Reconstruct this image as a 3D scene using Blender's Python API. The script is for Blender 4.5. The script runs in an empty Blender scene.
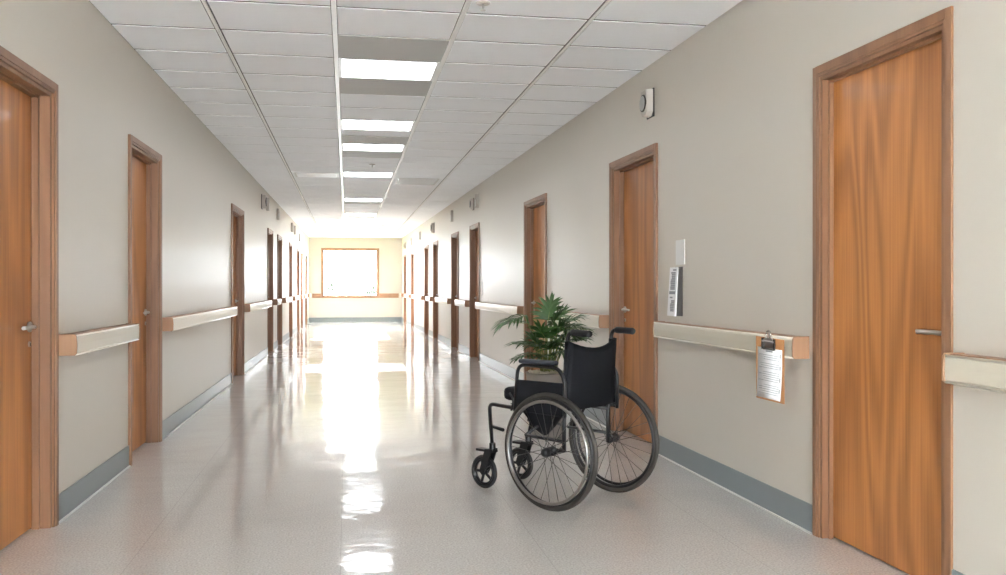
import bpy, bmesh, math, random
from mathutils import Vector, Matrix
PI = math.pi
col = bpy.context.scene.collection
scene = bpy.context.scene

# ------------------------------------------------------------------ materials
def srgb(r, g, b):
    f = lambda c: (c/255/12.92) if c/255 <= .04045 else ((c/255+.055)/1.055)**2.4
    return (f(r), f(g), f(b), 1)
def mat(name, c, rough=.6, metal=0, bump=None, mottle=None, spec=.5, coat=0, sheen=0):
    m = bpy.data.materials.new(name); m.use_nodes = True
    nt = m.node_tree; N = nt.nodes; L = nt.links
    p = N['Principled BSDF']
    p.inputs['Base Color'].default_value = c
    p.inputs['Roughness'].default_value = rough
    p.inputs['Metallic'].default_value = metal
    p.inputs['Specular IOR Level'].default_value = spec
    p.inputs['Coat Weight'].default_value = coat
    tc = N.new('ShaderNodeTexCoord')
    if mottle:
        sc, amt = mottle
        n = N.new('ShaderNodeTexNoise'); n.inputs['Scale'].default_value = sc; n.inputs['Detail'].default_value = 4
        L.new(tc.outputs['Object'], n.inputs['Vector'])
        mx = N.new('ShaderNodeMix'); mx.data_type = 'RGBA'
        mx.inputs[6].default_value = tuple(v*(1-amt) for v in c[:3])+(1,)
        mx.inputs[7].default_value = tuple(min(1, v*(1+amt)) for v in c[:3])+(1,)
        L.new(n.outputs['Fac'], mx.inputs[0]); L.new(mx.outputs[2], p.inputs['Base Color'])
    if bump:
        sc, st, dist = bump
        n = N.new('ShaderNodeTexNoise'); n.inputs['Scale'].default_value = sc; n.inputs['Detail'].default_value = 3
        L.new(tc.outputs['Object'], n.inputs['Vector'])
        b = N.new('ShaderNodeBump'); b.inputs['Strength'].default_value = st; b.inputs['Distance'].default_value = dist
        L.new(n.outputs['Fac'], b.inputs['Height']); L.new(b.outputs['Normal'], p.inputs['Normal'])
    return m

def wood(name, light, dark, rough, rings=7.0, sx=2.2, sz=.28, contrast=1.0, coat=.0):
    m = mat(name, light, rough, coat=coat)
    nt = m.node_tree; N = nt.nodes; L = nt.links; p = N['Principled BSDF']
    tc = N.new('ShaderNodeTexCoord'); oi = N.new('ShaderNodeObjectInfo')
    sc_ = N.new('ShaderNodeVectorMath'); sc_.operation = 'SCALE'; sc_.inputs[3].default_value = 9.0
    cmb = N.new('ShaderNodeCombineXYZ')
    for k in range(3): L.new(oi.outputs['Random'], cmb.inputs[k])
    L.new(cmb.outputs[0], sc_.inputs[0])
    add = N.new('ShaderNodeVectorMath'); add.operation = 'ADD'
    L.new(tc.outputs['Object'], add.inputs[0]); L.new(sc_.outputs[0], add.inputs[1])
    mp = N.new('ShaderNodeMapping'); mp.inputs['Scale'].default_value = (sx, sx, sz)
    L.new(add.outputs[0], mp.inputs['Vector'])
    n1 = N.new('ShaderNodeTexNoise'); n1.inputs['Scale'].default_value = 1.6; n1.inputs['Detail'].default_value = 1.5
    n1.inputs['Distortion'].default_value = .4
    L.new(mp.outputs[0], n1.inputs['Vector'])
    mul = N.new('ShaderNodeMath'); mul.operation = 'MULTIPLY'; mul.inputs[1].default_value = rings*6.28
    L.new(n1.outputs['Fac'], mul.inputs[0])
    sn = N.new('ShaderNodeMath'); sn.operation = 'SINE'; L.new(mul.outputs[0], sn.inputs[0])
    mr = N.new('ShaderNodeMapRange'); mr.inputs[1].default_value = -1; mr.inputs[2].default_value = 1
    mr.inputs[3].default_value = 0; mr.inputs[4].default_value = .5*contrast
    L.new(sn.outputs[0], mr.inputs[0])
    mp2 = N.new('ShaderNodeMapping'); mp2.inputs['Scale'].default_value = (90, 90, 1.6)
    L.new(add.outputs[0], mp2.inputs['Vector'])
    n2 = N.new('ShaderNodeTexNoise'); n2.inputs['Scale'].default_value = 1.0; n2.inputs['Detail'].default_value = 3
    L.new(mp2.outputs[0], n2.inputs['Vector'])
    m2 = N.new('ShaderNodeMath'); m2.operation = 'MULTIPLY_ADD'; m2.inputs[1].default_value = .9*contrast; 
    L.new(n2.outputs['Fac'], m2.inputs[0]); L.new(mr.outputs[0], m2.inputs[2])
    m3 = N.new('ShaderNodeMath'); m3.operation = 'SUBTRACT'; m3.inputs[1].default_value = .2*contrast; m3.use_clamp = True
    L.new(m2.outputs[0], m3.inputs[0])
    mx = N.new('ShaderNodeMix'); mx.data_type = 'RGBA'
    mx.inputs[6].default_value = light; mx.inputs[7].default_value = dark
    L.new(m3.outputs[0], mx.inputs[0]); L.new(mx.outputs[2], p.inputs['Base Color'])
    return m

def emit(name, c, s):
    m = bpy.data.materials.new(name); m.use_nodes = True
    nt = m.node_tree; nt.nodes.clear()
    e = nt.nodes.new('ShaderNodeEmission'); o = nt.nodes.new('ShaderNodeOutputMaterial')
    e.inputs[0].default_value = c; e.inputs[1].default_value = s
    nt.links.new(e.outputs[0], o.inputs[0]); return m

M = {}
M['wall'] = mat('wall_paint', srgb(207, 201.5, 191.5), .42, bump=(160, .12, .002), mottle=(1.2, .015), spec=.35)
M['ceil'] = mat('ceiling_tile', srgb(247, 249, 251), .85, bump=(140, .35, .004), mottle=(90, .03))
M['tbar'] = mat('ceiling_grid_paint', srgb(240, 240, 238), .4)
M['seam'] = mat('ceiling_seam', srgb(88, 86, 84), .8)
M['greypanel'] = mat('grey_ceiling_panel', srgb(190, 189, 185), .7, bump=(140, .2, .003))
M['base'] = mat('vinyl_baseboard', srgb(128, 137, 140), .35, mottle=(3, .03))
M['basebead'] = mat('white_sealant', srgb(225, 225, 222), .4)
M['door'] = wood('door_veneer', srgb(188, 127, 71), srgb(120, 70, 34), .42, rings=7, contrast=.85, sx=1.7, sz=.22, coat=.05)
M['frame'] = wood('frame_wood', srgb(140, 102, 74), srgb(102, 70, 47), .42, rings=4, contrast=.7)
M['railwood'] = wood('rail_wood', srgb(166, 128, 98), srgb(132, 96, 68), .45, rings=3, contrast=.6)
M['railface'] = mat('rail_vinyl', srgb(208, 202, 186), .28, bump=(30, .05, .002), spec=.6)
M['railedge'] = mat('rail_edge_vinyl', srgb(232, 226, 212), .3)
M['steel'] = mat('brushed_steel', srgb(200, 198, 195), .3, metal=1, bump=(200, .05, .001))
M['chrome'] = mat('dark_chrome', srgb(190, 188, 184), .18, metal=1)
M['tyre'] = mat('tyre_rubber', srgb(50, 46, 42), .6, bump=(120, .2, .001))
M['rubber'] = mat('black_rubber', srgb(30, 30, 32), .55)
M['fabric'] = mat('black_nylon', srgb(11, 13, 19), .8, spec=.25, bump=(500, .25, .001), mottle=(6, .15))
M['tube'] = mat('black_tube', srgb(18, 19, 22), .35, spec=.5)
M['pad'] = mat('arm_pad_vinyl', srgb(46, 50, 58), .5)
M['rim'] = mat('wheel_rim_metal', srgb(150, 148, 145), .3, metal=.9)
M['darkrim'] = mat('dark_rim', srgb(40, 40, 42), .35, metal=.4)
M['spoke'] = mat('spoke_metal', srgb(88, 86, 84), .35, metal=.9)
M['greyplastic'] = mat('taupe_plastic', srgb(188, 182, 174), .45)
M['greydisc'] = mat('grey_grille', srgb(175, 176, 174), .5, bump=(300, .4, .002))
M['dark'] = mat('dark_plastic', srgb(52, 48, 45), .5)
M['white'] = mat('white_plastic', srgb(222, 222, 220), .4)
M['paper'] = mat('paper', srgb(240, 241, 243), .75)
M['ink'] = mat('grey_print', srgb(150, 153, 158), .8)
M['mdf'] = mat('clipboard_hardboard', srgb(182, 132, 86), .5, mottle=(40, .1))
M['leaf'] = mat('palm_leaf', srgb(62, 96, 46), .42, mottle=(14, .35))
M['stem'] = mat('palm_stem', srgb(120, 128, 70), .5, mottle=(20, .2))
M['pot'] = mat('taupe_planter', srgb(136, 130, 124), .55, bump=(60, .1, .002))
M['pebble'] = mat('pale_pebbles', srgb(205, 198, 182), .7, mottle=(60, .4))
M['soil'] = mat('soil', srgb(52, 42, 34), .9, bump=(80, .5, .01))
M['vent'] = mat('vent_metal', srgb(214, 214, 212), .4)
M['lens'] = emit('light_diffuser', (.94, .97, 1, 1), 6.0)
M['grass'] = mat('grass', srgb(150, 160, 110), .9, mottle=(2, .3))
M['bush'] = mat('bush_leaf', srgb(34, 44, 28), .7, mottle=(5, .3))
# window glass: thin, no refraction
g = bpy.data.materials.new('window_glass'); g.use_nodes = True; nt = g.node_tree; nt.nodes.clear()
o_ = nt.nodes.new('ShaderNodeOutputMaterial'); mx = nt.nodes.new('ShaderNodeMixShader')
tr = nt.nodes.new('ShaderNodeBsdfTransparent'); gl = nt.nodes.new('ShaderNodeBsdfGlossy'); gl.inputs['Roughness'].default_value = .02
mx.inputs[0].default_value = .06
nt.links.new(tr.outputs[0], mx.inputs[1]); nt.links.new(gl.outputs[0], mx.inputs[2]); nt.links.new(mx.outputs[0], o_.inputs[0])
M['glass'] = g
# polished floor: pale vinyl with fine flecks, welded seams, faint waviness
fm = mat('floor_vinyl', srgb(206, 202, 197), .1, spec=.5, coat=.0)
nt = fm.node_tree; N = nt.nodes; L = nt.links; p = N['Principled BSDF']
tc = N.new('ShaderNodeTexCoord')
n = N.new('ShaderNodeTexNoise'); n.inputs['Scale'].default_value = 110; n.inputs['Detail'].default_value = 2
n2 = N.new('ShaderNodeTexNoise'); n2.inputs['Scale'].default_value = .9; n2.inputs['Detail'].default_value = 3
L.new(tc.outputs['Object'], n.inputs['Vector']); L.new(tc.outputs['Object'], n2.inputs['Vector'])
mx = N.new('ShaderNodeMix'); mx.data_type = 'RGBA'
mx.inputs[6].default_value = srgb(193, 191, 188); mx.inputs[7].default_value = srgb(230, 228, 226)
cr = N.new('ShaderNodeMapRange'); cr.inputs[1].default_value = .3; cr.inputs[2].default_value = .7
L.new(n.outputs['Fac'], cr.inputs[0]); L.new(cr.outputs[0], mx.inputs[0])
# seams
sx = N.new('ShaderNodeSeparateXYZ'); L.new(tc.outputs['Object'], sx.inputs[0])
def seam(out, off, period):
    a = N.new('ShaderNodeMath'); a.operation = 'ADD'; a.inputs[1].default_value = 100*period-off; L.new(out, a.inputs[0])
    b = N.new('ShaderNodeMath'); b.operation = 'MODULO'; b.inputs[1].default_value = period; L.new(a.outputs[0], b.inputs[0])
    c = N.new('ShaderNodeMath'); c.operation = 'LESS_THAN'; c.inputs[1].default_value = .004; L.new(b.outputs[0], c.inputs[0])
    return c.outputs[0]
s1 = seam(sx.outputs['X'], -.03, .9); s2 = seam(sx.outputs['Y'], 3.45, 2.2)
mxx = N.new('ShaderNodeMath'); mxx.operation = 'MAXIMUM'; L.new(s1, mxx.inputs[0]); L.new(s2, mxx.inputs[1])
ms = N.new('ShaderNodeMath'); ms.operation = 'MULTIPLY'; ms.inputs[1].default_value = .3; L.new(mxx.outputs[0], ms.inputs[0])
mx2 = N.new('ShaderNodeMix'); mx2.data_type = 'RGBA'; mx2.inputs[7].default_value = srgb(150, 145, 140)
L.new(ms.outputs[0], mx2.inputs[0]); L.new(mx.outputs[2], mx2.inputs[6]); L.new(mx2.outputs[2], p.inputs['Base Color'])
rr = N.new('ShaderNodeMapRange'); rr.inputs[1].default_value = .3; rr.inputs[2].default_value = .7; rr.inputs[3].default_value = .06; rr.inputs[4].default_value = .11
L.new(n2.outputs['Fac'], rr.inputs[0]); L.new(rr.outputs[0], p.inputs['Roughness'])
mp = N.new('ShaderNodeMapping'); mp.inputs['Scale'].default_value = (1.2, 1.2, 1); L.new(tc.outputs['Object'], mp.inputs[0])
n3 = N.new('ShaderNodeTexNoise'); n3.inputs['Scale'].default_value = 2.2; n3.inputs['Detail'].default_value = 3; L.new(mp.outputs[0], n3.inputs['Vector'])
bp = N.new('ShaderNodeBump'); bp.inputs['Strength'].default_value = .45; bp.inputs['Distance'].default_value = .011
L.new(n3.outputs['Fac'], bp.inputs['Height']); L.new(bp.outputs[0], p.inputs['Normal'])
p.inputs['IOR'].default_value = 1.72
M['floor'] = fm

# ------------------------------------------------------------------ geometry helpers
def box(bm, x0, x1, y0, y1, z0, z1):
    vs = [bm.verts.new((x, y, z)) for z in (z0, z1) for y in (y0, y1) for x in (x0, x1)]
    for f in ((0, 2, 3, 1), (4, 5, 7, 6), (0, 1, 5, 4), (2, 6, 7, 3), (0, 4, 6, 2), (1, 3, 7, 5)):
        bm.faces.new([vs[i] for i in f])
def prism(bm, pts, z0, z1):               # pts counter-clockwise in plan
    a = [bm.verts.new((x, y, z0)) for x, y in pts]; b = [bm.verts.new((x, y, z1)) for x, y in pts]
    n = len(pts)
    bm.faces.new(a[::-1]); bm.faces.new(b)
    for i in range(n): bm.faces.new((a[i], a[(i+1) % n], b[(i+1) % n], b[i]))
def fillet(pts, r, seg=5):
    pts = [Vector(p) for p in pts]; out = [pts[0]]
    for i in range(1, len(pts)-1):
        a, b, c = pts[i-1], pts[i], pts[i+1]
        rr_ = min(r, (a-b).length*.49, (c-b).length*.49)
        p0 = b+(a-b).normalized()*rr_; p1 = b+(c-b).normalized()*rr_
        for k in range(seg+1):
            t = k/seg; out.append(p0*(1-t)**2+b*2*t*(1-t)+p1*t*t)
    out.append(pts[-1]); return out
def tube(bm, pts, r, seg=10, closed=False, radii=None):
    pts = [Vector(p) for p in pts]; n = len(pts); rings = []
    up = Vector((0, 0, 1)); prev = None
    for i in range(n):
        if closed: t = (pts[(i+1) % n]-pts[i-1]).normalized()
        else: t = (pts[min(i+1, n-1)]-pts[max(i-1, 0)]).normalized()
        if prev is None:
            s = t.cross(up)
            if s.length < .1: s = t.cross(Vector((1, 0, 0)))
            s.normalize()
        else:
            s = prev-t*prev.dot(t); s.normalize()
        prev = s; q = t.cross(s)
        rd = radii[i] if radii else r
        rings.append([bm.verts.new(pts[i]+(s*math.cos(2*PI*k/seg)+q*math.sin(2*PI*k/seg))*rd) for k in range(seg)])
    m = n if closed else n-1
    for i in range(m):
        A, B = rings[i], rings[(i+1) % n]
        for k in range(seg):
            f = bm.faces.new((A[k], A[(k+1) % seg], B[(k+1) % seg], B[k])); f.smooth = True
    if not closed: bm.faces.new(rings[0][::-1]); bm.faces.new(rings[-1])
def ring(bm, c, R, r, axis='X', n=56, seg=10, sq=1.0):
    """torus about an axis through c; sq squeezes the section along the axis"""
    c = Vector(c); rings = []
    for i in range(n):
        a = 2*PI*i/n; row = []
        for k in range(seg):
            b = 2*PI*k/seg; rad = R+r*math.cos(b); w = r*sq*math.sin(b)
            if axis == 'X': v = Vector((w, rad*math.cos(a), rad*math.sin(a)))
            elif axis == 'Y': v = Vector((rad*math.cos(a), w, rad*math.sin(a)))
            else: v = Vector((rad*math.cos(a), rad*math.sin(a), w))
            row.append(bm.verts.new(c+v))
        rings.append(row)
    for i in range(n):
        A, B = rings[i], rings[(i+1) % n]
        for k in range(seg):
            f = bm.faces.new((A[k], A[(k+1) % seg], B[(k+1) % seg], B[k])); f.smooth = True
def lathe(bm, prof, c, axis='X', seg=24):
    """prof: (radius, offset along axis) list"""
    c = Vector(c); rows = []
    for r, w in prof:
        row = []
        for k in range(seg):
            a = 2*PI*k/seg; u, v = r*math.cos(a), r*math.sin(a)
            q = {'X': (w, u, v), 'Y': (u, w, v), 'Z': (u, v, w)}[axis]
            row.append(bm.verts.new(c+Vector(q)))
        rows.append(row)
    for A, B in zip(rows, rows[1:]):
        for k in range(seg):
            f = bm.faces.new((A[k], A[(k+1) % seg], B[(k+1) % seg], B[k])); f.smooth = True
    if prof[0][0] > 1e-5: bm.faces.new(rows[0][::-1])
    if prof[-1][0] > 1e-5: bm.faces.new(rows[-1])
def obj(name, bm, m, parent=None, bevel=0, loc=None, subsurf=0, smooth=False):
    bmesh.ops.remove_doubles(bm, verts=bm.verts, dist=1e-5)
    bmesh.ops.recalc_face_normals(bm, faces=bm.faces)
    me = bpy.data.meshes.new(name); bm.to_mesh(me); bm.free()
    me.materials.append(m)
    o = bpy.data.objects.new(name, me); col.objects.link(o)
    if parent: o.parent = parent
    if loc: o.location = loc
    if smooth:
        for f in me.polygons: f.use_smooth = True
    if bevel:
        b = o.modifiers.new('b', 'BEVEL'); b.width = bevel; b.segments = 2; b.limit_method = 'ANGLE'; b.angle_limit = .7
    if subsurf:
        s = o.modifiers.new('s', 'SUBSURF'); s.levels = subsurf; s.render_levels = subsurf
    return o
def empty(name, loc=(0, 0, 0), rz=0):
    o = bpy.data.objects.new(name, None); col.objects.link(o)
    o.location = loc; o.rotation_euler = (0, 0, rz); o.empty_display_size = .1; return o
def tag(o, label, cat=None, group=None, kind=None):
    o['label'] = label
    if cat: o['category'] = cat
    if group: o['group'] = group
    if kind: o['kind'] = kind
    return o
def copy_tree(o, parent=None):
    c = o.copy(); col.objects.link(c)
    if parent: c.parent = parent
    for ch in list(o.children): copy_tree(ch, c)
    return c
BM = bmesh.new

# ------------------------------------------------------------------ the corridor (it narrows gently towards its far end)
H = 2.816
YB, YE = -3.6, 30.6
kL, bL = -1.48283, .0076087
kR, bR = 2.280477, -.0146856
XL = lambda y: kL+bL*y
XR = lambda y: kR+bR*y
angL = -PI/2-math.atan(bL)     # local +y faces the room
angR = PI/2-math.atan(bR)
def wpos(side, y, z=0, off=0): return (XL(y)+off, y, z) if side == 'L' else (XR(y)-off, y, z)
wang = lambda side: angL if side == 'L' else angR

DL = [(3.84, 4.84), (6.32, 7.32), (11.40, 12.62), (16.1, 17.05), (18.12, 19.16), (21.33, 22.25), (24.25, 25.16), (25.85, 26.8), (28.2, 29.2)]
DR = [(3.03, 4.02), (6.15, 7.26), (9.55, 10.69), (14.13, 15.11), (16.56, 17.54), (19.85, 20.8), (21.89, 22.84), (25.89, 26.83), (28.6, 29.6)]
DH = 2.21; CW = .052            # height of the casing, casing width

bm = BM(); prism(bm, [(XL(YB)-.3, YB-.2), (XR(YB)+.3, YB-.2), (XR(YE)+.3, YE+.2), (XL(YE)-.3, YE+.2)], -.12, 0)
fl = obj('floor', bm, M['floor']); tag(fl, 'pale glossy vinyl corridor floor', kind='structure')

def wall(side, doors, name, lab):
    bm = BM(); T = .15
    def seg(y0, y1, z0, z1, w0=0, w1=T):
        if side == 'L': pts = [(XL(y0)-w1, y0), (XL(y0)-w0, y0), (XL(y1)-w0, y1), (XL(y1)-w1, y1)]
        else: pts = [(XR(y0)+w0, y0), (XR(y0)+w1, y0), (XR(y1)+w1, y1), (XR(y1)+w0, y1)]
        prism(bm, pts, z0, z1)
    y = YB
    for a, b in doors:
        a2, b2 = a+CW*.8, b-CW*.8
        seg(y, a2, 0, H+.03); seg(a2, b2, (DH-CW*.8)*(1.017 if (side == 'R' and a < 4) else 1.006 if (side == 'R' and a < 7) else 1), H+.03); y = b2
    seg(y, YE, 0, H+.03)
    seg(YB, YE, 0, H+.03, T, T+.12)
    tag(obj(name, bm, M['wall']), lab, kind='structure')
wall('L', DL, 'wall_left', 'cream painted left corridor wall')
wall('R', DR, 'wall_right', 'cream painted right corridor wall')
# end wall with window opening
WX0, WX1, WZ0, WZ1 = -.80, 1.02, .85, 2.42
bm = BM(); a, b = XL(YE)-.27, XR(YE)+.27
box(bm, a, WX0, YE, YE+.2, 0, H+.03); box(bm, WX1, b, YE, YE+.2, 0, H+.03)
box(bm, WX0, WX1, YE, YE+.2, 0, WZ0); box(bm, WX0, WX1, YE, YE+.2, WZ1, H+.03)
tag(obj('wall_far', bm, M['wall']), 'cream end wall around the window', kind='structure')
bm = BM(); BX0, BX1, BZ0, BZ1 = XL(YB)+.5, XR(YB)-.5, .1, 2.0
box(bm, XL(YB)-.27, BX0, YB-.2, YB, 0, H+.03); box(bm, BX1, XR(YB)+.27, YB-.2, YB, 0, H+.03)
box(bm, BX0, BX1, YB-.2, YB, 0, BZ0); box(bm, BX0, BX1, YB-.2, YB, BZ1, H+.03)
tag(obj('wall_back', bm, M['wall']), 'cream wall behind the viewpoint', kind='structure')
# tall glazed screen, added unseen behind the viewpoint to light the near end
w3 = empty('added_screen', ((BX0+BX1)/2, YB, BZ0)); tag(w3, 'wide glazed screen added to light the near end of the corridor', kind='structure')
q = (BX1-BX0)/2; hz = BZ1-BZ0; bm = BM()
for x in (-q, -q/3, q/3, q): box(bm, x-.03, x+.03, -.08, .02, 0, hz)
for z in (0, hz-.06):
    for i in range(3): box(bm, -q+.03+i*2*q/3, -q-.03+(i+1)*2*q/3, -.08, .02, z, z+.06)
obj('window_frame', bm, M['railwood'], w3)
bm = BM(); box(bm, -q, q, -.05, -.044, .02, hz-.02); obj('window_pane', bm, M['glass'], w3)

# window
w = empty('window_1', ((WX0+WX1)/2, YE, WZ0)); tag(w, 'wood framed window in the far end wall', kind='structure')
hw = (WX1-WX0)/2; hh = WZ1-WZ0
bm = BM(); f = .05
e = .045
box(bm, -hw-f, -hw+e, -.03, .06, -f, hh+f); box(bm, hw-e, hw+f, -.03, .06, -f, hh+f)
box(bm, -hw+e, hw-e, -.03, .06, hh-e, hh+f); box(bm, -hw+e, hw-e, -.03, .06, -f, e)
obj('window_frame', bm, M['railwood'], w, bevel=.004)
bm = BM(); box(bm, -hw+e, hw-e, .03, .036, e, hh-e); obj('window_pane', bm, M['glass'], w)

# ceiling: backing slab with one opening added for the sun patch, then tiles
SKX0, SKX1, SKY0, SKY1 = -.60, .88, 25.0, 26.85
bm = BM(); xa, xb = -1.8, 2.7
box(bm, xa, xb, YB-.2, SKY0, H+.004, H+.16); box(bm, xa, xb, SKY1, YE+.2, H+.004, H+.16)
box(bm, xa, SKX0, SKY0, SKY1, H+.004, H+.16); box(bm, SKX1, xb, SKY0, SKY1, H+.004, H+.16)
slab = obj('ceiling', bm, M['seam']); tag(slab, 'white suspended tile ceiling', kind='structure')
RUN = [-.80, -.075, .68, 1.46]
P = .5935; Y0 = 5.298
LIGHTS = [(-1.2, .6), (6.485, .595), (8.86, .56), (10.34, .54), (12.93, .56), (16.8, .6), (20.3, .6), (22.0, .6), (23.6, .6)]  # first and second-last are added to brighten the near and far ends
GREYS = [(5.892, .593), (7.08, .593), (9.80, .54), (10.88, .56), (17.4, .6)]
bm = BM(); g_ = .005; EDGE = .015
TEE = .016
def tile(xl0, xl1, xr0, xr1, y0, y1):
    el = EDGE if xl0 > -1 else 0; er = EDGE if xr0 < 1.6 else 0
    xl0 += el; xl1 += el; xr0 -= er; xr1 -= er; y0 += TEE-g_; y1 -= TEE-g_
    prism(bm, [(xl0+g_, y0+g_), (xr0-g_, y0+g_), (xr1-g_, y1-g_), (xl1+g_, y1-g_)], H, H+.004)
occ = sorted([(y, y+d) for y, d in LIGHTS]+[(y, y+d) for y, d in GREYS])
k = -16
while True:
    ya = Y0+P*k; yb = min(ya+P, YE-.005); k += 1
    if ya >= YE-.05: break
    if ya < YB: ya = YB+.01
    if yb < YB: continue
    cols = [(XL(ya), XL(yb), RUN[0], RUN[0]), (RUN[0], RUN[0], RUN[1], RUN[1]), None, (RUN[2], RUN[2], RUN[3], RUN[3]), (RUN[3], RUN[3], XR(ya), XR(yb))]
    for ci, c in enumerate(cols):
        if c is None: continue
        y0, y1 = ya, yb
        if ci in (1, 3) and y0 < SKY1 and y1 > SKY0: # added rooflight clips these
            lo, hi = (c[0], SKX0) if ci == 1 else (SKX1, c[2])
            if y0 < SKY0: tile(c[0], c[1], c[2], c[3], y0, SKY0)
            if y1 > SKY1: tile(c[0], c[1], c[2], c[3], SKY1, y1)
            tile(lo, lo, hi, hi, max(y0, SKY0), min(y1, SKY1)); continue
        tile(*c, y0, y1)
# central column: tiles fill what the lights and grey panels leave
def fill(y0, y1):
    if y1-y0 < .03: return
    n = max(1, round((y1-y0)/P)); s = (y1-y0)/n
    for i in range(n): tile(RUN[1], RUN[1], RUN[2], RUN[2], y0+i*s, y0+(i+1)*s)
y = YB
for a, b in sorted(occ+[(SKY0, SKY1)]):
    fill(y, a); y = b
fill(y, YE)
obj('ceiling_tiles', bm, M['ceil'], slab)
# T-bars along the corridor, wall angles
for i, x in enumerate(RUN):
    bm = BM()
    wv = .015 if i in (1, 2) else .010
    if i == 1 or i == 2:
        box(bm, x-wv, x+wv, YB, SKY0, H-.006, H+.002); box(bm, x-wv, x+wv, SKY1, YE, H-.006, H+.002)
    else: box(bm, x-wv, x+wv, YB, YE, H-.006, H+.002)
    tag(obj('trim_%d' % (i+1), bm, M['tbar']), 'white ceiling runner, number %d from the left wall' % (i+1), kind='structure')
# kerb of the added rooflight, which shapes the sun patch on the floor
bm = BM(); e = .02
box(bm, SKX0, SKX0+e, SKY0, SKY1, H-.004, H+.17); box(bm, SKX1-e, SKX1, SKY0, SKY1, H-.004, H+.17)
box(bm, SKX0+e, SKX1-e, SKY0, SKY0+e, H-.004, H+.17); box(bm, SKX0+e, SKX1-e, SKY1-e, SKY1, H-.004, H+.17)
rl = obj('added_rooflight', bm, M['tbar']); tag(rl, 'rooflight opening added near the far end of the ceiling for the floor sun patch', kind='structure')
bm = BM(); box(bm, SKX0+e, SKX1-e, SKY0+e, SKY1-e, H+.13, H+.136); obj('window_pane', bm, M['glass'], rl)

# lights and grey panels in the central ceiling column
names = ['added behind the viewpoint to light the near end', 'nearest to the viewer, between two grey panels', 'second from the viewer', 'third from the viewer, with grey panels before and behind it',
         'fourth from the viewer, level with the air vents', 'fifth from the viewer', 'sixth from the viewer', 'seventh from the viewer, added to brighten the far end', 'farthest from the viewer']
cx = (RUN[1]+RUN[2])/2; hw2 = (RUN[2]-RUN[1])/2-.017
for (y, d), nm in zip(LIGHTS, names):
    t = empty('ceiling_light', (cx, y+d/2, H)); tag(t, 'white recessed ceiling light, '+nm, 'ceiling light', 'ceiling lights down the middle of the corridor')
    q = d/2-.004; bm = BM(); fw = .022
    box(bm, -hw2, -hw2+fw, -q, q, -.004, .014); box(bm, hw2-fw, hw2, -q, q, -.004, .014)
    box(bm, -hw2+fw, hw2-fw, -q, -q+fw*.7, -.004, .014); box(bm, -hw2+fw, hw2-fw, q-fw*.7, q, -.004, .014)
    obj('light_frame', bm, M['tbar'], t)
    bm = BM(); box(bm, -hw2+fw, hw2-fw, -q+fw*.7, q-fw*.7, .002, .012)
    obj('diffuser', bm, M['lens'], t)
gn = ['nearest to the viewer, before the first ceiling light', 'just beyond the first ceiling light', 'just before the third ceiling light', 'just beyond the third ceiling light', 'beyond the fifth ceiling light']
for (y, d), nm in zip(GREYS, gn):
    bm = BM(); q = d/2-.004; box(bm, -hw2, hw2, -q, q, 0, .014)
    o = obj('ceiling_panel', bm, M['greypanel'], loc=(cx, y+d/2, H-.002), bevel=.002)
    tag(o, 'flat grey ceiling panel '+nm, 'ceiling panel', 'grey panels in the middle ceiling strip')
# air vents
def vent(x, y, wx, wy, lab):
    t = empty('ceiling_vent', (x, y, H)); tag(t, lab, 'air vent', 'ceiling air vents')
    bm = BM(); a, b, r = wx/2, wy/2, .03
    box(bm, -a, -a+r, -b, b, -.012, 0); box(bm, a-r, a, -b, b, -.012, 0); box(bm, -a+r, a-r, -b, -b+r, -.012, 0); box(bm, -a+r, a-r, b-r, b, -.012, 0)
    obj('vent_frame', bm, M['vent'], t)
    bm = BM(); n = 7
    for i in range(n):
        yy = -b+r+(i+.5)*(wy-2*r)/n; box(bm, -a+r, a-r, yy-.011, yy+.011, -.009, -.002)
    obj('slats', bm, M['vent'], t)
    bm = BM(); box(bm, -a+r, a-r, -b+r, b-r, -.0015, 0); obj('vent_backing', bm, M['vent'], t)
vent(-.43, 13.35, .62, .45, 'slatted air vent in the ceiling left of the ceiling lights')
vent(1.06, 13.9, .62, .8, 'slatted air vent in the ceiling right of the ceiling lights')
# sprinklers
for x, y, lab in ((.765, 5.08, 'small round sprinkler head in the ceiling nearest the viewer'), (.33, 12.05, 'small sprinkler head between ceiling lights farther down the corridor'),
                  (.95, 24.2, 'small round detector on the ceiling near the far end wall')):
    t = empty('sprinkler', (x, y, H)); tag(t, lab, 'sprinkler', 'ceiling sprinklers')
    bm = BM(); lathe(bm, [(.0, 0), (.042, 0), (.042, -.004), (.034, -.010), (0, -.010)], (0, 0, 0), 'Z', 20); obj('escutcheon', bm, M['greyplastic'], t)
    bm = BM(); lathe(bm, [(.008, -.009), (.008, -.03), (.004, -.032), (.004, -.04), (.016, -.042), (.016, -.045), (0, -.045)], (0, 0, 0), 'Z', 12); obj('nozzle', bm, M['steel'], t)

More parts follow.
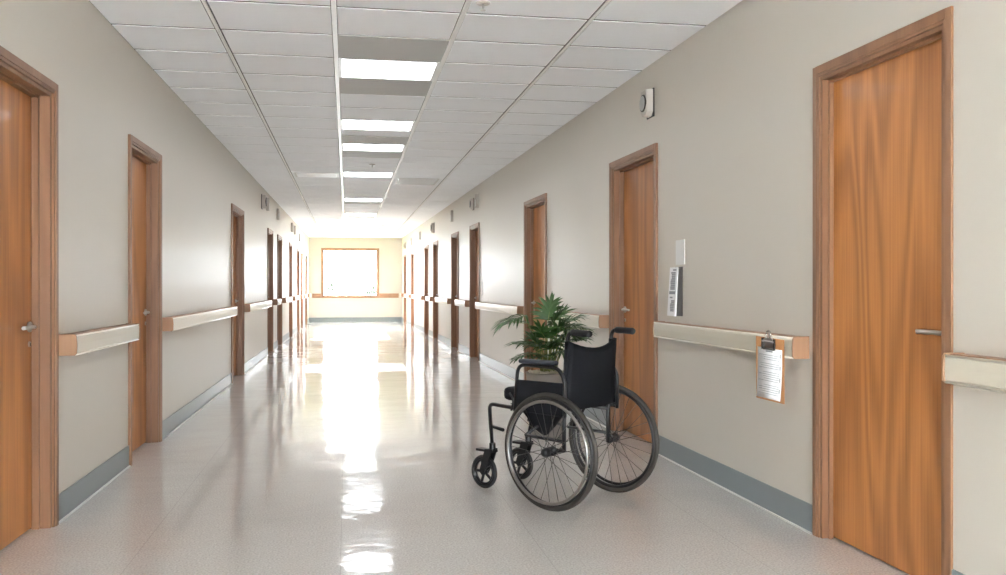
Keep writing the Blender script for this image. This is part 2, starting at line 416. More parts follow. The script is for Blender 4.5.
# ------------------------------------------------------------------ doors
def make_door(hs, first):
    """1 m wide, local x along the wall, +y into the room; hs = side of the handle"""
    r = empty('door_%d' % first); W = .5; hi = DH
    bm = BM(); c = CW
    def U(x, y0, y1, wd):       # a U of three bars, inner edge at x-wd
        box(bm, -x, -x+wd, y0, y1, 0, hi-(W-x)); box(bm, x-wd, x, y0, y1, 0, hi-(W-x)); box(bm, -x+wd, x-wd, y0, y1, hi-(W-x)-wd, hi-(W-x))
    U(W, .0, .018, c*.72); U(W-c*.72, -.01, .013, c*.28)
    U(W-c*.8, -.148, -.0, .028)
    obj('door_frame', bm, M['frame'], r, bevel=.002)
    bm = BM(); x = W-c*.8-.028
    def V(y0, y1, wd):
        top = hi-c*.8-.028
        box(bm, -x, -x+wd, y0, y1, 0, top); box(bm, x-wd, x, y0, y1, 0, top); box(bm, -x+wd, x-wd, y0, y1, top-wd, top)
    V(-.084, -.05, .012)
    obj('door_stop', bm, M['frame'], r, bevel=.0015)
    lw = W-c*.8-.030; bm = BM(); box(bm, -lw, lw, -.130, -.086, .010, hi-c*.8-.031)
    leaf = obj('door_leaf', bm, M['door'], r, bevel=.0015)
    h = BM(); hx = hs*(lw-.038); z = 1.0
    lathe(h, [(0, -.086), (.026, -.086), (.026, -.078), (.023, -.076), (0, -.076)], (hx, 0, z), 'Y', 20)
    tube(h, fillet([(hx, -.078, z), (hx, -.058, z), (hx-hs*.16, -.056, z)], .018), .0095, 10)
    lathe(h, [(0, -.086), (.014, -.086), (.014, -.080), (0, -.079)], (hx, 0, z-.085), 'Y', 16)
    obj('door_handle', h, M['steel'], leaf)
    h = BM(); box(h, hx-.004, hx+.004, -.0792, -.0780, z-.095, z-.078); obj('keyhole', h, M['dark'], leaf)
    return r
pm = make_door(-1, 1); pp = make_door(1, 11)
ords = ['nearest', 'second', 'third', 'fourth', 'fifth', 'sixth', 'seventh', 'eighth', 'farthest']
used = [False, False]
for side, ds in (('L', DL), ('R', DR)):
    for i, (a, b) in enumerate(ds):
        q = 0 if (side == 'L' or i == 0) else 1
        src = (pm, pp)[q]
        d = src if not used[q] else copy_tree(src); used[q] = True
        d.name = 'door_%d' % (i+1 if side == 'L' else i+10)
        d.location = wpos(side, (a+b)/2); d.rotation_euler = (0, 0, wang(side)); d.scale = (b-a, .62 if (side == 'R' and i == 0) else 1, 1.017 if (side == 'R' and i == 0) else 1.006 if (side == 'R' and i == 1) else 1)
        tag(d, 'brown wooden door with steel lever, %s%s in the %s wall' % (ords[i], '' if i in (0, 8) else ' from the viewer', 'left' if side == 'L' else 'right'), kind='structure')

# ------------------------------------------------------------------ baseboards (vinyl) and handrails
def gaps(doors, ymin=YB):
    out = []; y = ymin
    for a, b in doors: out.append((y, a)); y = b
    out.append((y, YE)); return out
for side, ds, nm in (('L', DL, 'left'), ('R', DR, 'right')):
    bm = BM(); bb = BM()
    for a, b in gaps(ds):
        for t_, z0, z1, B in ((.007, .008, .14, bm), (.016, 0, .008, bb)):
            if side == 'L': pts = [(XL(a), a), (XL(a)+t_, a), (XL(b)+t_, b), (XL(b), b)]
            else: pts = [(XR(a)-t_, a), (XR(a), a), (XR(b), b), (XR(b)-t_, b)]
            prism(B, pts, z0, z1)
    s = obj('baseboard_'+nm, bm, M['base']); tag(s, 'blue-grey vinyl baseboard along the %s wall' % nm, kind='structure')
    obj('floor_bead', bb, M['basebead'], s)
bm = BM(); box(bm, XL(YE)+.008, XR(YE)-.008, YE-.007, YE, 0, .15)
tag(obj('baseboard_far', bm, M['base']), 'grey vinyl baseboard under the far window', kind='structure')

def handrail(side, y0, y1, lab):
    """local x along the wall, +y into the room"""
    ym = (y0+y1)/2; Lh = (y1-y0)/2
    t = empty('handrail', wpos(side, ym, .845), wang(side)); tag(t, lab, 'handrail', 'wall handrails')
    # wood carrier and end caps
    bm = BM(); box(bm, -Lh+.012, Lh-.012, 0, .060, .010, .107); obj('rail_back', bm, M['railwood'], t, bevel=.004)
    def cap(x0, x1):
        bm = BM(); pr = [(0, .0), (.078, 0), (.088, .01), (.09, .055), (.086, .1), (.078, .11), (0, .11)]
        A = [bm.verts.new((x0, y, z)) for y, z in pr]; B = [bm.verts.new((x1, y, z)) for y, z in pr]
        bm.faces.new(A); bm.faces.new(B[::-1])
        for i in range(len(pr)): bm.faces.new((A[i], A[(i+1) % len(pr)], B[(i+1) % len(pr)], B[i]))
        obj('end_cap', bm, M['railwood'], t, bevel=.002)
    cap(-Lh, -Lh+.012); cap(Lh-.012, Lh)
    pr = [(.045, .004), (.074, .004), (.084, .012), (.086, .055), (.084, .09), (.079, .099), (.070, .102), (.062, .102), (.062, .09), (.045, .09)]
    bm = BM(); x0, x1 = -Lh+.012, Lh-.012
    A = [bm.verts.new((x0, y, z)) for y, z in pr]; B = [bm.verts.new((x1, y, z)) for y, z in pr]
    bm.faces.new(A); bm.faces.new(B[::-1])
    for i in range(len(pr)):
        f_ = bm.faces.new((A[i], A[(i+1) % len(pr)], B[(i+1) % len(pr)], B[i]))
    obj('rail_cover', bm, M['railface'], t, bevel=.004)
    for z in (.1005, .0035):
        bm = BM(); tube(bm, [(x0, .0795, z), (x1, .0795, z)], .0045, 8); obj('edge_bead', bm, M['railedge'], t)
    return t
def nth(i): return ords[i] if i else 'nearest'
for side, ds in (('L', DL), ('R', DR)):
    wn = 'left' if side == 'L' else 'right'
    for i in range(-1, len(ds)):
        y0 = ds[i][1]+.05 if i >= 0 else .4
        y1 = ds[i+1][0]-.05 if i+1 < len(ds) else YE-.10
        if side == 'R' and i == -1: y1 = 2.98
        if side == 'R' and i == 0: y1 = 6.02; y0 = 4.065
        if i == -1: lab = 'cream handrail on the %s wall before the nearest door%s' % (wn, ', cut by the photo edge' if side == 'R' else '')
        elif i == len(ds)-1: lab = 'cream handrail on the %s wall between its farthest door and the end wall' % wn
        elif side == 'R' and i == 0: lab = 'cream handrail with wooden end that the clipboard hangs from'
        else: lab = 'cream handrail on the %s wall between its %s and %s doors' % (wn, ords[i], ords[i+1])
        handrail(side, y0, y1, lab)
# wooden bands either side of the end window
for x0, x1, lab in ((XL(YE)+.11, WX0-f-.004, 'plain wooden rail on the end wall left of the window'), (WX1+f+.004, XR(YE)-.11, 'plain wooden rail on the end wall right of the window')):
    t = empty('end_wall_rail', ((x0+x1)/2, YE, .80)); tag(t, lab, 'rail', 'wooden rails beside the window')
    q = (x1-x0)/2
    bm = BM(); box(bm, -q, q, -.03, 0, 0, .15); obj('board', bm, M['railwood'], t, bevel=.004)
    bm = BM(); box(bm, -q, q, -.045, -.03, .05, .1); obj('moulding', bm, M['railwood'], t, bevel=.004)

# ------------------------------------------------------------------ wall fixtures
def sounder(side, y, z, lab, s=1.0):
    t = empty('wall_sounder', wpos(side, y, z), wang(side)); tag(t, lab, 'wall alarm', 'wall alarms near the ceiling')
    t.scale = (s, s, s)
    bm = BM(); w_, h_ = .062, .092
    pr = [(-w_, -h_+.03), (-w_+.03, -h_), (w_-.03, -h_), (w_, -h_+.03), (w_, h_), (-w_, h_)]
    A = [bm.verts.new((x, 0, zz)) for x, zz in pr]; B = [bm.verts.new((x*.93, .058, zz*.95)) for x, zz in pr]
    bm.faces.new(A); bm.faces.new(B[::-1])
    for i in range(6): bm.faces.new((A[i], A[(i+1) % 6], B[(i+1) % 6], B[i]))
    obj('housing', bm, M['greyplastic'], t, bevel=.006)
    bm = BM(); box(bm, -w_-.006, w_+.006, -.0, .010, -h_-.006, h_+.006); obj('back_plate', bm, M['dark'], t, bevel=.003)
    bm = BM(); ring(bm, (0, .060, 0), .053, .007, 'Y', 32, 8); obj('bezel', bm, M['dark'], t)
    bm = BM(); lathe(bm, [(0, .056), (.052, .056), (.05, .068), (.03, .072), (0, .074)], (0, 0, 0), 'Y', 28); obj('grille', bm, M['greydisc'], t)
    return t
def beacon(side, y, z, lab):
    t = empty('wall_beacon', wpos(side, y, z), wang(side)); tag(t, lab, 'wall beacon', 'small wall boxes near the ceiling')
    bm = BM(); box(bm, -.05, .05, 0, .05, -.11, .11); obj('housing', bm, M['greyplastic'], t, bevel=.008)
    bm = BM(); box(bm, -.034, .034, .05, .056, -.09, .02); obj('front_panel', bm, M['white'], t, bevel=.004)
    return t
sounder('R', 6.29, 2.53, 'round-faced grey wall alarm high on the right wall nearest the viewer', 1.06)
sounder('R', 14.75, 2.555, 'grey wall alarm high on the right wall above its fourth door, left of a pair')
beacon('R', 14.25, 2.56, 'pale wall box high on the right wall above its fourth door, right of a pair')
beacon('R', 17.36, 2.555, 'pale wall box high on the right wall above its fifth door')
sounder('R', 20.7, 2.54, 'grey wall alarm high on the right wall above its sixth door', 1.2)
beacon('R', 23.85, 2.53, 'pale wall box high on the right wall beyond its seventh door')
beacon('R', 26.6, 2.5, 'pale wall box high on the right wall above its eighth door')
sounder('R', 28.85, 2.49, 'wall alarm high on the right wall beside the end wall', 1.1)
sounder('L', 15.1, 2.57, 'grey wall alarm high on the left wall, nearer of the nearest pair', 1.2)
beacon('L', 15.9, 2.60, 'pale wall box high on the left wall, farther of the nearest pair')
beacon('L', 18.05, 2.60, 'single pale wall box high on the left wall between two pairs')
beacon('L', 22.0, 2.60, 'pale wall box high on the left wall, nearer of the far pair')
beacon('L', 23.1, 2.60, 'pale wall box high on the left wall, farther of the far pair')
beacon('L', 25.1, 2.52, 'last pale wall box high on the left wall by the end wall')
def plate(side, y, z, w_, h_, lab, name='wall_switch', cat='switch', rocker=True):
    t = empty(name, wpos(side, y, z), wang(side)); tag(t, lab, cat)
    bm = BM(); box(bm, -w_/2, w_/2, 0, .007, -h_/2, h_/2); obj('plate', bm, M['white'], t, bevel=.002)
    if rocker:
        bm = BM(); box(bm, -w_/5, w_/5, .007, .012, -h_/4, h_/4); obj('rocker', bm, M['white'], t, bevel=.002)
plate('L', 12.8, 1.14, .08, .2, 'small white switch plate beyond the third left door')
plate('R', 13.85, 1.16, .08, .2, 'small white switch plate before the fourth right door')
plate('R', 5.72, 1.425, .15, .165, 'blank white wall plate above the brochure holder', 'wall_plate', 'wall plate', False)
# brochure holder with a printed sheet leaning in front
t = empty('brochure_holder', wpos('R', 5.75, 1.0), wang('R')); tag(t, 'slim dark wall holder below the blank plate on the right wall', 'wall holder')
bm = BM()
A = [(.0, .0), (.0, .33), (.028, .31), (.045, .0)]
v0 = [bm.verts.new((-.068, y, z)) for y, z in A]; v1 = [bm.verts.new((.068, y, z)) for y, z in A]
bm.faces.new(v0); bm.faces.new(v1[::-1])
for i in range(4): bm.faces.new((v0[i], v0[(i+1) % 4], v1[(i+1) % 4], v1[i]))
obj('holder_body', bm, M['dark'], t, bevel=.003)
b0 = empty('leaflet', wpos('R', 5.75, 1.0), wang('R')); tag(b0, 'white printed leaflet standing in the slim wall holder', 'leaflet')
bm = BM()
A = [(.049, .0), (.034, .325), (.040, .325), (.061, .0)]
v0 = [bm.verts.new((-.075, y, z)) for y, z in A]; v1 = [bm.verts.new((.062, y, z)) for y, z in A]
bm.faces.new(v0); bm.faces.new(v1[::-1])
for i in range(4): bm.faces.new((v0[i], v0[(i+1) % 4], v1[(i+1) % 4], v1[i]))
obj('sheet', bm, M['paper'], b0)
bm = BM(); rnd = random.Random(4)
def onsheet(x0, x1, z0, z1):
    yy = lambda z: .0617-.0212*z/.325*1.0
    vs = [bm.verts.new((x, yy(z)+.0005, z)) for x, z in ((x0, z0), (x1, z0), (x1, z1), (x0, z1))]; bm.faces.new(vs)
for i in range(10): onsheet(-.05, .035-rnd.random()*.02, .175+i*.012, .1853+i*.012)
onsheet(-.06, .045, .145, .165); 
for i in range(7): onsheet(-.055, .02-rnd.random()*.02, .03+i*.011, .0393+i*.011)
onsheet(-.02, .03, .118, .128); onsheet(-.06, .0, .302, .312)
obj('printed_text', bm, M['ink'], b0)

# clipboard on the handrail
yc = 4.285
t = empty('clipboard', wpos('R', yc-.05, .785, .118), wang('R')); tag(t, 'brown clipboard hanging from the right handrail near its wooden end', 'clipboard')
t.rotation_euler = (0, 0, angR); 
t.rotation_euler = (Matrix.Rotation(angR+math.radians(12), 4, 'Z') @ Matrix.Rotation(math.radians(-2.5), 4, 'Y') @ Matrix.Rotation(math.radians(-2.5), 4, 'X')).to_euler()
bm = BM(); box(bm, -.125, .125, 0, .004, -.165, .155); obj('board', bm, M['mdf'], t, bevel=.003)
bm = BM(); lathe(bm, [(.0, .0), (.013, .0), (.013, .004), (0, .004)], (0, .0, .172), 'Y', 16)
box(bm, -.05, .05, .005, .008, .100, .137)
A = [(-.05, .137), (.05, .137), (.028, .157), (-.028, .157)]
v0 = [bm.verts.new((x, .005, z)) for x, z in A]; v1 = [bm.verts.new((x, .014, z)) for x, z in A]
bm.faces.new(v0); bm.faces.new(v1[::-1])
for i in range(4): bm.faces.new((v0[i], v0[(i+1) % 4], v1[(i+1) % 4], v1[i]))
tube(bm, [(-.052, .012, .137), (.052, .012, .137)], .006, 8)
cl = obj('clip', bm, M['steel'], t, bevel=.001)
bm = BM(); ring(bm, (0, .010, .172), .019, .004, 'Y', 24, 8); obj('clip_ring', bm, M['chrome'], cl)
bm = BM(); box(bm, -.058, -.046, .008, .016, .096, .152); box(bm, .046, .058, .008, .016, .096, .152); box(bm, -.046, .046, .008, .013, .094, .102); obj('clip_jaw', bm, M['dark'], cl, bevel=.001)
ps = empty('paper_sheet', t.location); ps.rotation_euler = t.rotation_euler; tag(ps, 'white printed form held on the brown clipboard', 'paper sheet')
ps.scale = (.86, 1, 1); t.scale = (.86, 1, 1)
bm = BM(); 
n_ = 10; rows = []
for i in range(n_+1):
    z = -.152+i*(.255/n_); yy = .0055+.010*((1-i/n_)**3)
    rows.append([bm.verts.new((x, yy+(.004*(1-i/n_)**2 if x < 0 else 0), z)) for x in (-.112, 0, .104)])
for A, B in zip(rows, rows[1:]):
    for k in range(2): bm.faces.new((A[k], A[k+1], B[k+1], B[k]))
sh = obj('sheet', bm, M['paper'], ps, smooth=True); so = sh.modifiers.new('s', 'SOLIDIFY'); so.thickness = .001; so.offset = -1
bm = BM()
def mark(x0, x1, z, h_):
    def yy(x, z):
        i = (z+.152)/.255; s = .0055+.010*((1-i)**3); e_ = .004*(1-i)**2
        return s+(e_*min(1, max(0, -x/.112)))+.0012
    bm.faces.new([bm.verts.new((x, yy(x, zz), zz)) for x, zz in ((x0, z), (x1, z), (x1, z+h_), (x0, z+h_))])
mark(-.03, .03, .083, .007)
for k_ in range(19):
    z = .066-k_*.0108
    if k_ in (3, 7, 13): continue
    mark(-.09, .09-(rnd.random()*.05 if k_ % 3 else 0), z, .0022)
for z in (.06, .0, -.06, -.115):
    mark(-.1, -.093, z, .02)
obj('printed_text', bm, M['ink'], ps)

# ------------------------------------------------------------------ wheelchair, facing local +y
wc = empty('wheelchair', (1.294, 4.8725, 0), math.radians(38.6)); tag(wc, 'black manual wheelchair standing on the corridor floor', 'wheelchair')
R_ = .315
def wheel(s):
    x = s*.292; t = None
    bm = BM(); ring(bm, (x, 0, R_), R_-.014, .0145, 'X', 72, 12, 1.0)
    tire = obj('rear_tyre', bm, M['tyre'], wc)
    bm = BM(); ring(bm, (x, 0, R_), R_-.034, .010, 'X', 72, 10, 1.2); obj('rim', bm, M['darkrim'], tire)
    bm = BM(); ring(bm, (x+s*.03, 0, R_), R_-.045, .0085, 'X', 72, 10)
    pr_ = obj('push_rim', bm, M['rim'] if s < 0 else M['darkrim'], wc)
    bm = BM()
    for k in range(6):
        a = 2*PI*k/6+.3; c_, s_ = math.cos(a), math.sin(a)
        tube(bm, [(x+s*.03, (R_-.045)*c_, R_+(R_-.045)*s_), (x+s*.004, (R_-.036)*c_, R_+(R_-.036)*s_)], .004, 6)
    obj('rim_bracket', bm, M['darkrim'], pr_)
    bm = BM(); lathe(bm, [(0, -.035), (.018, -.035), (.026, -.032), (.026, -.022), (.015, -.018), (.015, .018), (.026, .022), (.026, .032), (.02, .042), (.02, .05), (0, .052)] if s > 0 else
                     [(0, -.052), (.02, -.05), (.02, -.042), (.026, -.032), (.026, -.022), (.015, -.018), (.015, .018), (.026, .022), (.026, .032), (.018, .035), (0, .035)], (x, 0, R_), 'X', 24)
    obj('hub', bm, M['rubber'], wc)
    bm = BM(); n = 28
    for k in range(n):
        a = 2*PI*k/n; off = .55*(1 if k % 2 else -1); b = a+off
        w_ = .026*(1 if (k//2) % 2 else -1)
        tube(bm, [(x+w_, .022*math.cos(b+.6*(1 if k % 2 else -1)), R_+.022*math.sin(b+.6*(1 if k % 2 else -1))), (x, (R_-.04)*math.cos(a), R_+(R_-.04)*math.sin(a))], .0018, 5)
    obj('spokes', bm, M['spoke'], wc)
wheel(-1); wheel(1)
# side frames
SX = .205
def side_frame(s, cxs):
    x = s*SX; bm = BM()
    # back post, leaning back, ends in the push handle
    tube(bm, fillet([(x, -.03, .305), (x, -.03, .50), (x, -.055, .955), (x, -.21, .948)], .045, 6), .0115, 12)
    tube(bm, fillet([(x, -.03, .50), (x, .43, .515), (x, .515, .52), (cxs-s*-.03, .55, .42), (cxs, .56, .26)], .06, 8), .0115, 12)
    tube(bm, [(x, -.03, R_), (s*.27, 0, R_)], .011, 10)
    tube(bm, [(x, -.03, .36), (x*.95, .25, .365)], .009, 8)
    tube(bm, [(cxs, .56, .375), (s*.17, .44, .37)], .010, 10)
    fr = obj('side_frame', bm, M['tube'], wc)
    bm = BM(); lathe(bm, [(0, 0), (.016, 0), (.0185, .006), (.0175, .05), (.0185, .1), (.0195, .112), (.016, .12), (0, .122)], (0, 0, 0), 'Y', 16)
    g2 = obj('hand_grip', bm, M['rubber'], wc, loc=(x, -.085, .9515)); g2.rotation_euler = (math.radians(182.5), 0, 0)
    # caster
    bm = BM(); lathe(bm, [(0, .235), (.017, .235), (.019, .24), (.019, .275), (.015, .28), (0, .28)], (cxs, .56, 0), 'Z', 16)
    A = [(.54, .245), (.60, .24), (.645, .10), (.615, .085), (.58, .14)]
    for sx_ in (-.026, .020):
        v0 = [bm.verts.new((cxs+sx_, y, z)) for y, z in A]; v1 = [bm.verts.new((cxs+sx_+.006, y, z)) for y, z in A]
        bm.faces.new(v0); bm.faces.new(v1[::-1])
        for i in range(5): bm.faces.new((v0[i], v0[(i+1) % 5], v1[(i+1) % 5], v1[i]))
    box(bm, cxs-.026, cxs+.026, .54, .67, .222, .236)
    tube(bm, [(cxs-.03, .625, .10), (cxs+.03, .625, .10)], .008, 10)
    obj('caster_fork', bm, M['tube'], wc, bevel=.002)
    bm = BM(); ring(bm, (cxs, .625, .10), .086, .0135, 'X', 40, 10, 1.0); ct = obj('caster_tyre', bm, M['rubber'], wc)
    bm = BM(); lathe(bm, [(0, -.016), (.02, -.016), (.02, .016), (0, .016)], (cxs, .625, .10), 'X', 16)
    ring(bm, (cxs, .625, .10), .070, .007, 'X', 32, 8, 1.5)
    for k in range(5):
        a = 2*PI*k/5; d = Vector((0, math.cos(a), math.sin(a)))
        tube(bm, [Vector((cxs, .625, .10))+d*.015, Vector((cxs, .625, .10))+d*.07], .009, 6)
    obj('caster_hub', bm, M['darkrim'], ct)
    # armrest hoop and pad
    xa_ = s*.245; bm = BM()
    tube(bm, fillet([(xa_, -.065, .50), (xa_, -.065, .70), (xa_, -.02, .760), (xa_, .265, .765), (xa_, .285, .50)], .06, 6), .0105, 12)
    tube(bm, [(xa_, -.065, .525), (x, -.03, .525)], .009, 8); tube(bm, [(xa_, .284, .52), (x, .284, .515)], .009, 8)
    ar = obj('armrest', bm, M['tube'], wc)
    bm = BM(); box(bm, xa_-.024, xa_+.024, -.01, .245, .772, .797); obj('arm_pad', bm, M['pad'], ar, bevel=.011)
    bm = BM(); box(bm, xa_-.004, xa_+.004, -.065, .282, .505, .680); obj('side_panel', bm, M['fabric'], ar, bevel=.003)
    # wheel lock lever
    bm = BM(); tube(bm, fillet([(s*.225, .33, .50), (s*.24, .30, .56), (s*.24, .33, .60)], .02), .006, 8); obj('brake_lever', bm, M['rubber'], wc)
side_frame(-1, -.13); side_frame(1, .20)
# cross brace
bm = BM(); tube(bm, [(-SX*.95, .25, .365), (SX, .25, .508)], .009, 8); tube(bm, [(SX*.95, .275, .365), (-SX, .275, .508)], .009, 8)
obj('cross_brace', bm, M['tube'], wc)
# lower rear bar
bm = BM(); tube(bm, [(-SX, -.04, .535), (SX, -.04, .535)], .009, 8); obj('rear_bar', bm, M['tube'], wc)
# back upholstery: sagging sling
bm = BM(); nx, nz = 12, 12; G = []
for j in range(nz+1):
    row = []
    for i in range(nx+1):
        u = i/nx*2-1; v = j/nz
        z0 = .53; z1 = .905-.045*(1-u*u)
        z = z0+(z1-z0)*v; x = u*(SX+.014)
        y = -.032-.027*(z-.5)/.45-.035*(1-u*u)*(.4+.6*v)-.012
        row.append(bm.verts.new((x, y, z)))
    G.append(row)
for j in range(nz):
    for i in range(nx): bm.faces.new((G[j][i], G[j][i+1], G[j+1][i+1], G[j+1][i]))
b_ = obj('backrest', bm, M['fabric'], wc, smooth=True); so = b_.modifiers.new('s', 'SOLIDIFY'); so.thickness = .022; so.offset = 0
bm = BM()
for s in (-1, 1):
    tube(bm, [(s*SX, -.034, .56), (s*SX, -.055, .90)], .0165, 12)
obj('sleeve', bm, M['fabric'], b_)
# seat cushion
bm = BM(); box(bm, -.19, .19, -.01, .43, .545, .622)
obj('seat_cushion', bm, M['fabric'], wc, bevel=.026)
# pouch slung under the seat
bm = BM(); nx, ny = 10, 10; G = []
prof = [(.13, .53), (.15, .47), (.20, .41), (.245, .345), (.275, .335), (.30, .35), (.345, .43), (.385, .48), (.41, .53)]
for xx, k_ in ((-.18, .1), (-.13, .42), (-.07, .8), (0, 1.0), (.07, .8), (.13, .42), (.18, .1)):
    G.append([bm.verts.new((xx, .27+(y-.27)*(.75+.25*k_), .53+(z-.53)*k_)) for y, z in prof])
for A, B in zip(G, G[1:]):
    for i in range(len(prof)-1): bm.faces.new((A[i], A[i+1], B[i+1], B[i]))
    bm.faces.new((A[0], B[0], B[-1], A[-1]))
bm.faces.new(G[0]); bm.faces.new(G[-1][::-1])
obj('under_seat_pouch', bm, M['fabric'], wc, smooth=True)

# ------------------------------------------------------------------ potted palm
PX, PY = 1.565, 7.0
t = empty('potted_palm', (PX, PY, 0)); tag(t, 'green leafy palm in a taupe pot behind the wheelchair', 'potted plant')
bm = BM(); lathe(bm, [(0, 0), (.12, 0), (.125, .01), (.162, .49), (.168, .515), (.150, .515), (.145, .49), (0, .488)], (0, 0, 0), 'Z', 40)
obj('pot', bm, M['pot'], t)
bm = BM(); lathe(bm, [(0, .489), (.142, .489), (.142, .50), (0, .504)], (0, 0, 0), 'Z', 24); obj('soil', bm, M['soil'], t)
bm = BM(); rnd = random.Random(7)
for k in range(240):
    a = rnd.random()*2*PI; r = .135*math.sqrt(rnd.random()); s = .007+.009*rnd.random()
    mtx = Matrix.Translation((r*math.cos(a), r*math.sin(a), .508+rnd.random()*.014)) @ Matrix.Rotation(rnd.random()*3, 4, 'Z') @ Matrix.Diagonal((s*1.4, s, s*.8, 1))
    bmesh.ops.create_icosphere(bm, subdivisions=1, radius=1, matrix=mtx)
pb = obj('pebbles', bm, M['pebble'], t, smooth=True); pb['kind'] = 'stuff'
leaf = BM(); stem = BM()
def leaflet(base, d, up, L_, W_, droop):
    d = d.normalized(); side = d.cross(up)
    if side.length < .05: side = d.cross(Vector((1, 0, 0)))
    side.normalize(); n = 6; rows = []
    p = Vector(base); dd = d.copy()
    for i in range(n+1):
        tt = i/n; wd = 1.2*W_*(math.sin(PI*min(1, tt*.93+.07))**.7)*(1-.25*tt) if i < n else .0006
        nrm = side.cross(dd).normalized()
        rows.append([leaf.verts.new(p-side*wd), leaf.verts.new(p-nrm*wd*.35), leaf.verts.new(p+side*wd)])
        p = p+dd*(L_/n); dd = (dd+Vector((0, 0, -droop/n))).normalized()
    for A, B in zip(rows, rows[1:]):
        for k in range(2):
            f_ = leaf.faces.new((A[k], A[k+1], B[k+1], B[k])); f_.smooth = True
def frond(root, node, d, nl, L_, W_=.011, spread=1.15, droop=.7, rl=.12):
    root = Vector(root); node = Vector(node); d = Vector(d).normalized()
    mid = (root+node)/2+Vector((root-node)[:2]+(0,))*-.05+Vector((0, 0, .05)); mid.x = root.x*.6+node.x*.4; mid.y = root.y*.6+node.y*.4
    pts = [root*(1-s)**2+mid*2*s*(1-s)+node*s*s for s in [i/8 for i in range(9)]]
    end = node+d*rl; end.z -= droop*.03
    pts += [node+(end-node)*s for s in (.33, .66, 1)]
    tube(stem, pts, .004, 6, radii=[.0055-.0035*i/(len(pts)-1) for i in range(len(pts))])
    up = Vector((0, 0, 1)); side = d.cross(up)
    if side.length < .2: side = Vector((1, -.3, 0))
    side.normalize(); nrm = side.cross(d)
    for i in range(nl):
        s = i/(nl-1); a = (1-s)*spread+.12
        for sg in (-1, 1):
            dd = d*math.cos(a)+side*sg*math.sin(a)+nrm*(.15+.25*rnd.random())
            dd += Vector((rnd.uniform(-.1, .1), rnd.uniform(-.1, .1), rnd.uniform(-.1, .1)))
            b = node+(end-node)*s
            leaflet(b, dd, nrm, L_*(.75+.35*math.sin(PI*(.25+.6*s)))*rnd.uniform(.85, 1.1), W_*rnd.uniform(.8, 1.15), droop*rnd.uniform(.7, 1.3))
    leaflet(end, d, nrm, L_*.9, W_, droop)
Z0 = .505
F = [  # root xy, node, direction, leaflets, length
    ((-.03, -.02), (-.19, -.05, .965), (-.95, -.2, -.1), 9, .21, .011, 1.2, 1.5),
    ((-.01, .01), (-.13, .06, .90), (-.6, .3, .25), 5, .13, .008, .9, 1.2),
    ((.0, .02), (.02, .03, .93), (.15, .1, 1), 9, .145, .013, 1.15, .9),
    ((.02, .0), (.04, .0, .885), (.35, -.2, .75), 8, .15, .012, 1.2, 1.1),
    ((.03, .02), (.12, .02, .90), (.85, .1, .45), 7, .18, .011, 1.1, 1.1),
    ((.04, -.02), (.13, -.05, .84), (.75, -.3, .2), 7, .17, .011, 1.2, 1.2),
    ((.02, .04), (.10, .12, .93), (.6, .5, .5), 6, .16, .011, 1.1, 1.0),
    ((-.02, -.04), (-.07, -.10, .73), (-.6, -.6, .2), 7, .15, .011, 1.2, 1.0),
    ((.01, -.05), (.02, -.13, .75), (.1, -.9, .25), 7, .15, .012, 1.2, 1.0),
    ((.05, -.03), (.12, -.10, .72), (.8, -.5, .15), 7, .15, .011, 1.2, 1.1),
    ((.05, .02), (.15, .03, .75), (.9, .1, .3), 6, .14, .011, 1.2, 1.1),
    ((-.04, .02), (-.10, .05, .74), (-.9, .2, .2), 6, .14, .011, 1.2, 1.1),
    ((.0, .05), (.0, .12, .78), (0, .9, .4), 6, .15, .011, 1.2, 1.0),
    ((.0, .0), (.05, -.04, .80), (.3, -.4, .6), 8, .15, .012, 1.3, 1.0),
    ((-.01, -.01), (-.02, -.05, .79), (-.3, -.4, .5), 8, .14, .012, 1.3, 1.0),
    ((.01, -.02), (.01, -.08, .70), (.0, -.8, .5), 9, .14, .011, 1.3, 1.1),
    ((.03, -.02), (.06, -.05, .73), (.5, -.3, .6), 9, .14, .011, 1.3, 1.1),
    ((-.02, -.02), (-.05, -.03, .72), (-.5, -.2, .6), 9, .13, .011, 1.3, 1.1),
    ((.04, .0), (.10, -.02, .67), (.8, -.2, .1), 8, .13, .011, 1.3, 1.2),
    ((-.01, .0), (-.12, -.03, .67), (-.9, -.3, .0), 7, .12, .010, 1.3, 1.3),
    ((.02, -.03), (.07, -.09, .68), (.5, -.6, .1), 8, .14, .012, 1.3, 1.2),
    ((-.02, -.03), (-.04, -.10, .66), (-.4, -.7, .1), 8, .13, .012, 1.3, 1.2),
    ((.04, .01), (.12, .0, .80), (.7, -.2, .1), 8, .17, .012, 1.2, 1.3),
    ((.03, -.01), (.08, -.06, .87), (.6, -.3, .2), 7, .17, .012, 1.2, 1.3),
    ((.0, .01), (-.03, .05, .70), (-.5, .3, .3), 7, .13, .012, 1.2, 1.0),
]
for rt, nd, d, nl, L_, W_, sp, dr in F:
    frond((rt[0], rt[1], Z0), nd, d, nl, L_, W_, sp, dr)
for k in range(9):   # bare canes
    a = rnd.random()*2*PI; r = .03+.06*rnd.random(); x, y = r*math.cos(a), r*math.sin(a)
    tube(stem, [(x, y, Z0), (x*1.3, y*1.3, Z0+.12), (x*1.7, y*1.7, Z0+.22+.08*rnd.random())], .005, 6)
obj('stems', stem, M['stem'], t)
bmesh.ops.recalc_face_normals(leaf, faces=leaf.faces)
lf = obj('foliage', leaf, M['leaf'], t)

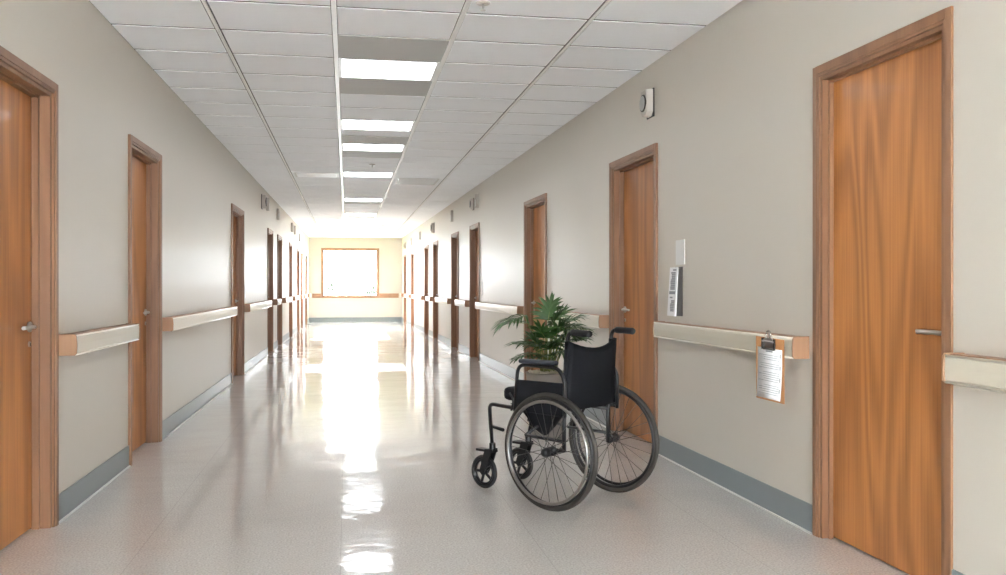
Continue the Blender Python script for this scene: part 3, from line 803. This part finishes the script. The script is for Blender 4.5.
# ------------------------------------------------------------------ outside the window
bm = BM(); box(bm, -30, 30, YE+.2, YE+60, -.3, -.1)
o = obj('ground', bm, M['grass']); tag(o, 'pale grass outside the far window', kind='structure')
rnd = random.Random(11)
def bush(x, y, h, rad, lab):
    t = empty('shrub', (x, y, -.1)); tag(t, lab, 'shrub', 'shrubs outside the window')
    bm = BM()
    for k in range(420):
        a = rnd.random()*2*PI; u = rnd.random()**.5; zz = rnd.random(); rr_ = rad*math.sin(PI*(.12+.8*zz))*u
        c = Vector((rr_*math.cos(a), rr_*math.sin(a), .25+zz*(h-.25)))
        d1 = Vector((rnd.uniform(-1, 1), rnd.uniform(-1, 1), rnd.uniform(-1, 1))).normalized(); d2 = d1.orthogonal().normalized()
        s = .07+.05*rnd.random()
        bm.faces.new([bm.verts.new(c+d1*s), bm.verts.new(c+d2*s*.5), bm.verts.new(c-d1*s), bm.verts.new(c-d2*s*.5)])
    obj('foliage', bm, M['bush'], t)
    bm = BM()
    for k in range(4):
        a = k*1.6; tube(bm, [(0, 0, 0), (.1*math.cos(a), .1*math.sin(a), h*.35), (.35*rad*math.cos(a), .35*rad*math.sin(a), h*.7)], .02, 6)
    obj('stems', bm, M['stem'], t)
bush(-.5, YE+6, 1.45, .45, 'leafy shrub outside the window, leftmost')
bush(.3, YE+8, 1.6, .5, 'leafy shrub outside the window, in the middle')
bush(.95, YE+6.2, 1.4, .42, 'leafy shrub outside the window, rightmost')

# ------------------------------------------------------------------ light
sun = bpy.data.lights.new('sun', 'SUN'); sun.energy = 22; sun.angle = math.radians(.5); sun.color = (.97, .985, 1)
so_ = bpy.data.objects.new('sun', sun); col.objects.link(so_)
el = math.radians(13.0)
so_.rotation_euler = Vector((0, math.cos(el), math.sin(el))).to_track_quat('Z', 'Y').to_euler()
W_ = bpy.data.worlds.new('world'); scene.world = W_; W_.use_nodes = True
bg = W_.node_tree.nodes['Background']; bg.inputs[0].default_value = (.90, .955, 1, 1); bg.inputs[1].default_value = 24.0

# ------------------------------------------------------------------ camera
cam = bpy.data.cameras.new('camera'); cam.sensor_width = 36; cam.lens = 900/1006*36; cam.clip_start = .05
co = bpy.data.objects.new('camera', cam); col.objects.link(co)
co.location = (0, 0, 1.2); co.rotation_euler = (math.radians(90-.095), 0, -math.atan(156/900))
scene.camera = co
scene.view_settings.view_transform = 'Standard'; scene.view_settings.look = 'None'
scene.view_settings.gamma = 1; scene.view_settings.use_curve_mapping = False
scene.view_settings.exposure = 1.06
scene.cycles.use_denoising = True
scene.cycles.max_bounces = 10; scene.cycles.diffuse_bounces = 7; scene.cycles.glossy_bounces = 5
scene.cycles.sample_clamp_indirect = 8
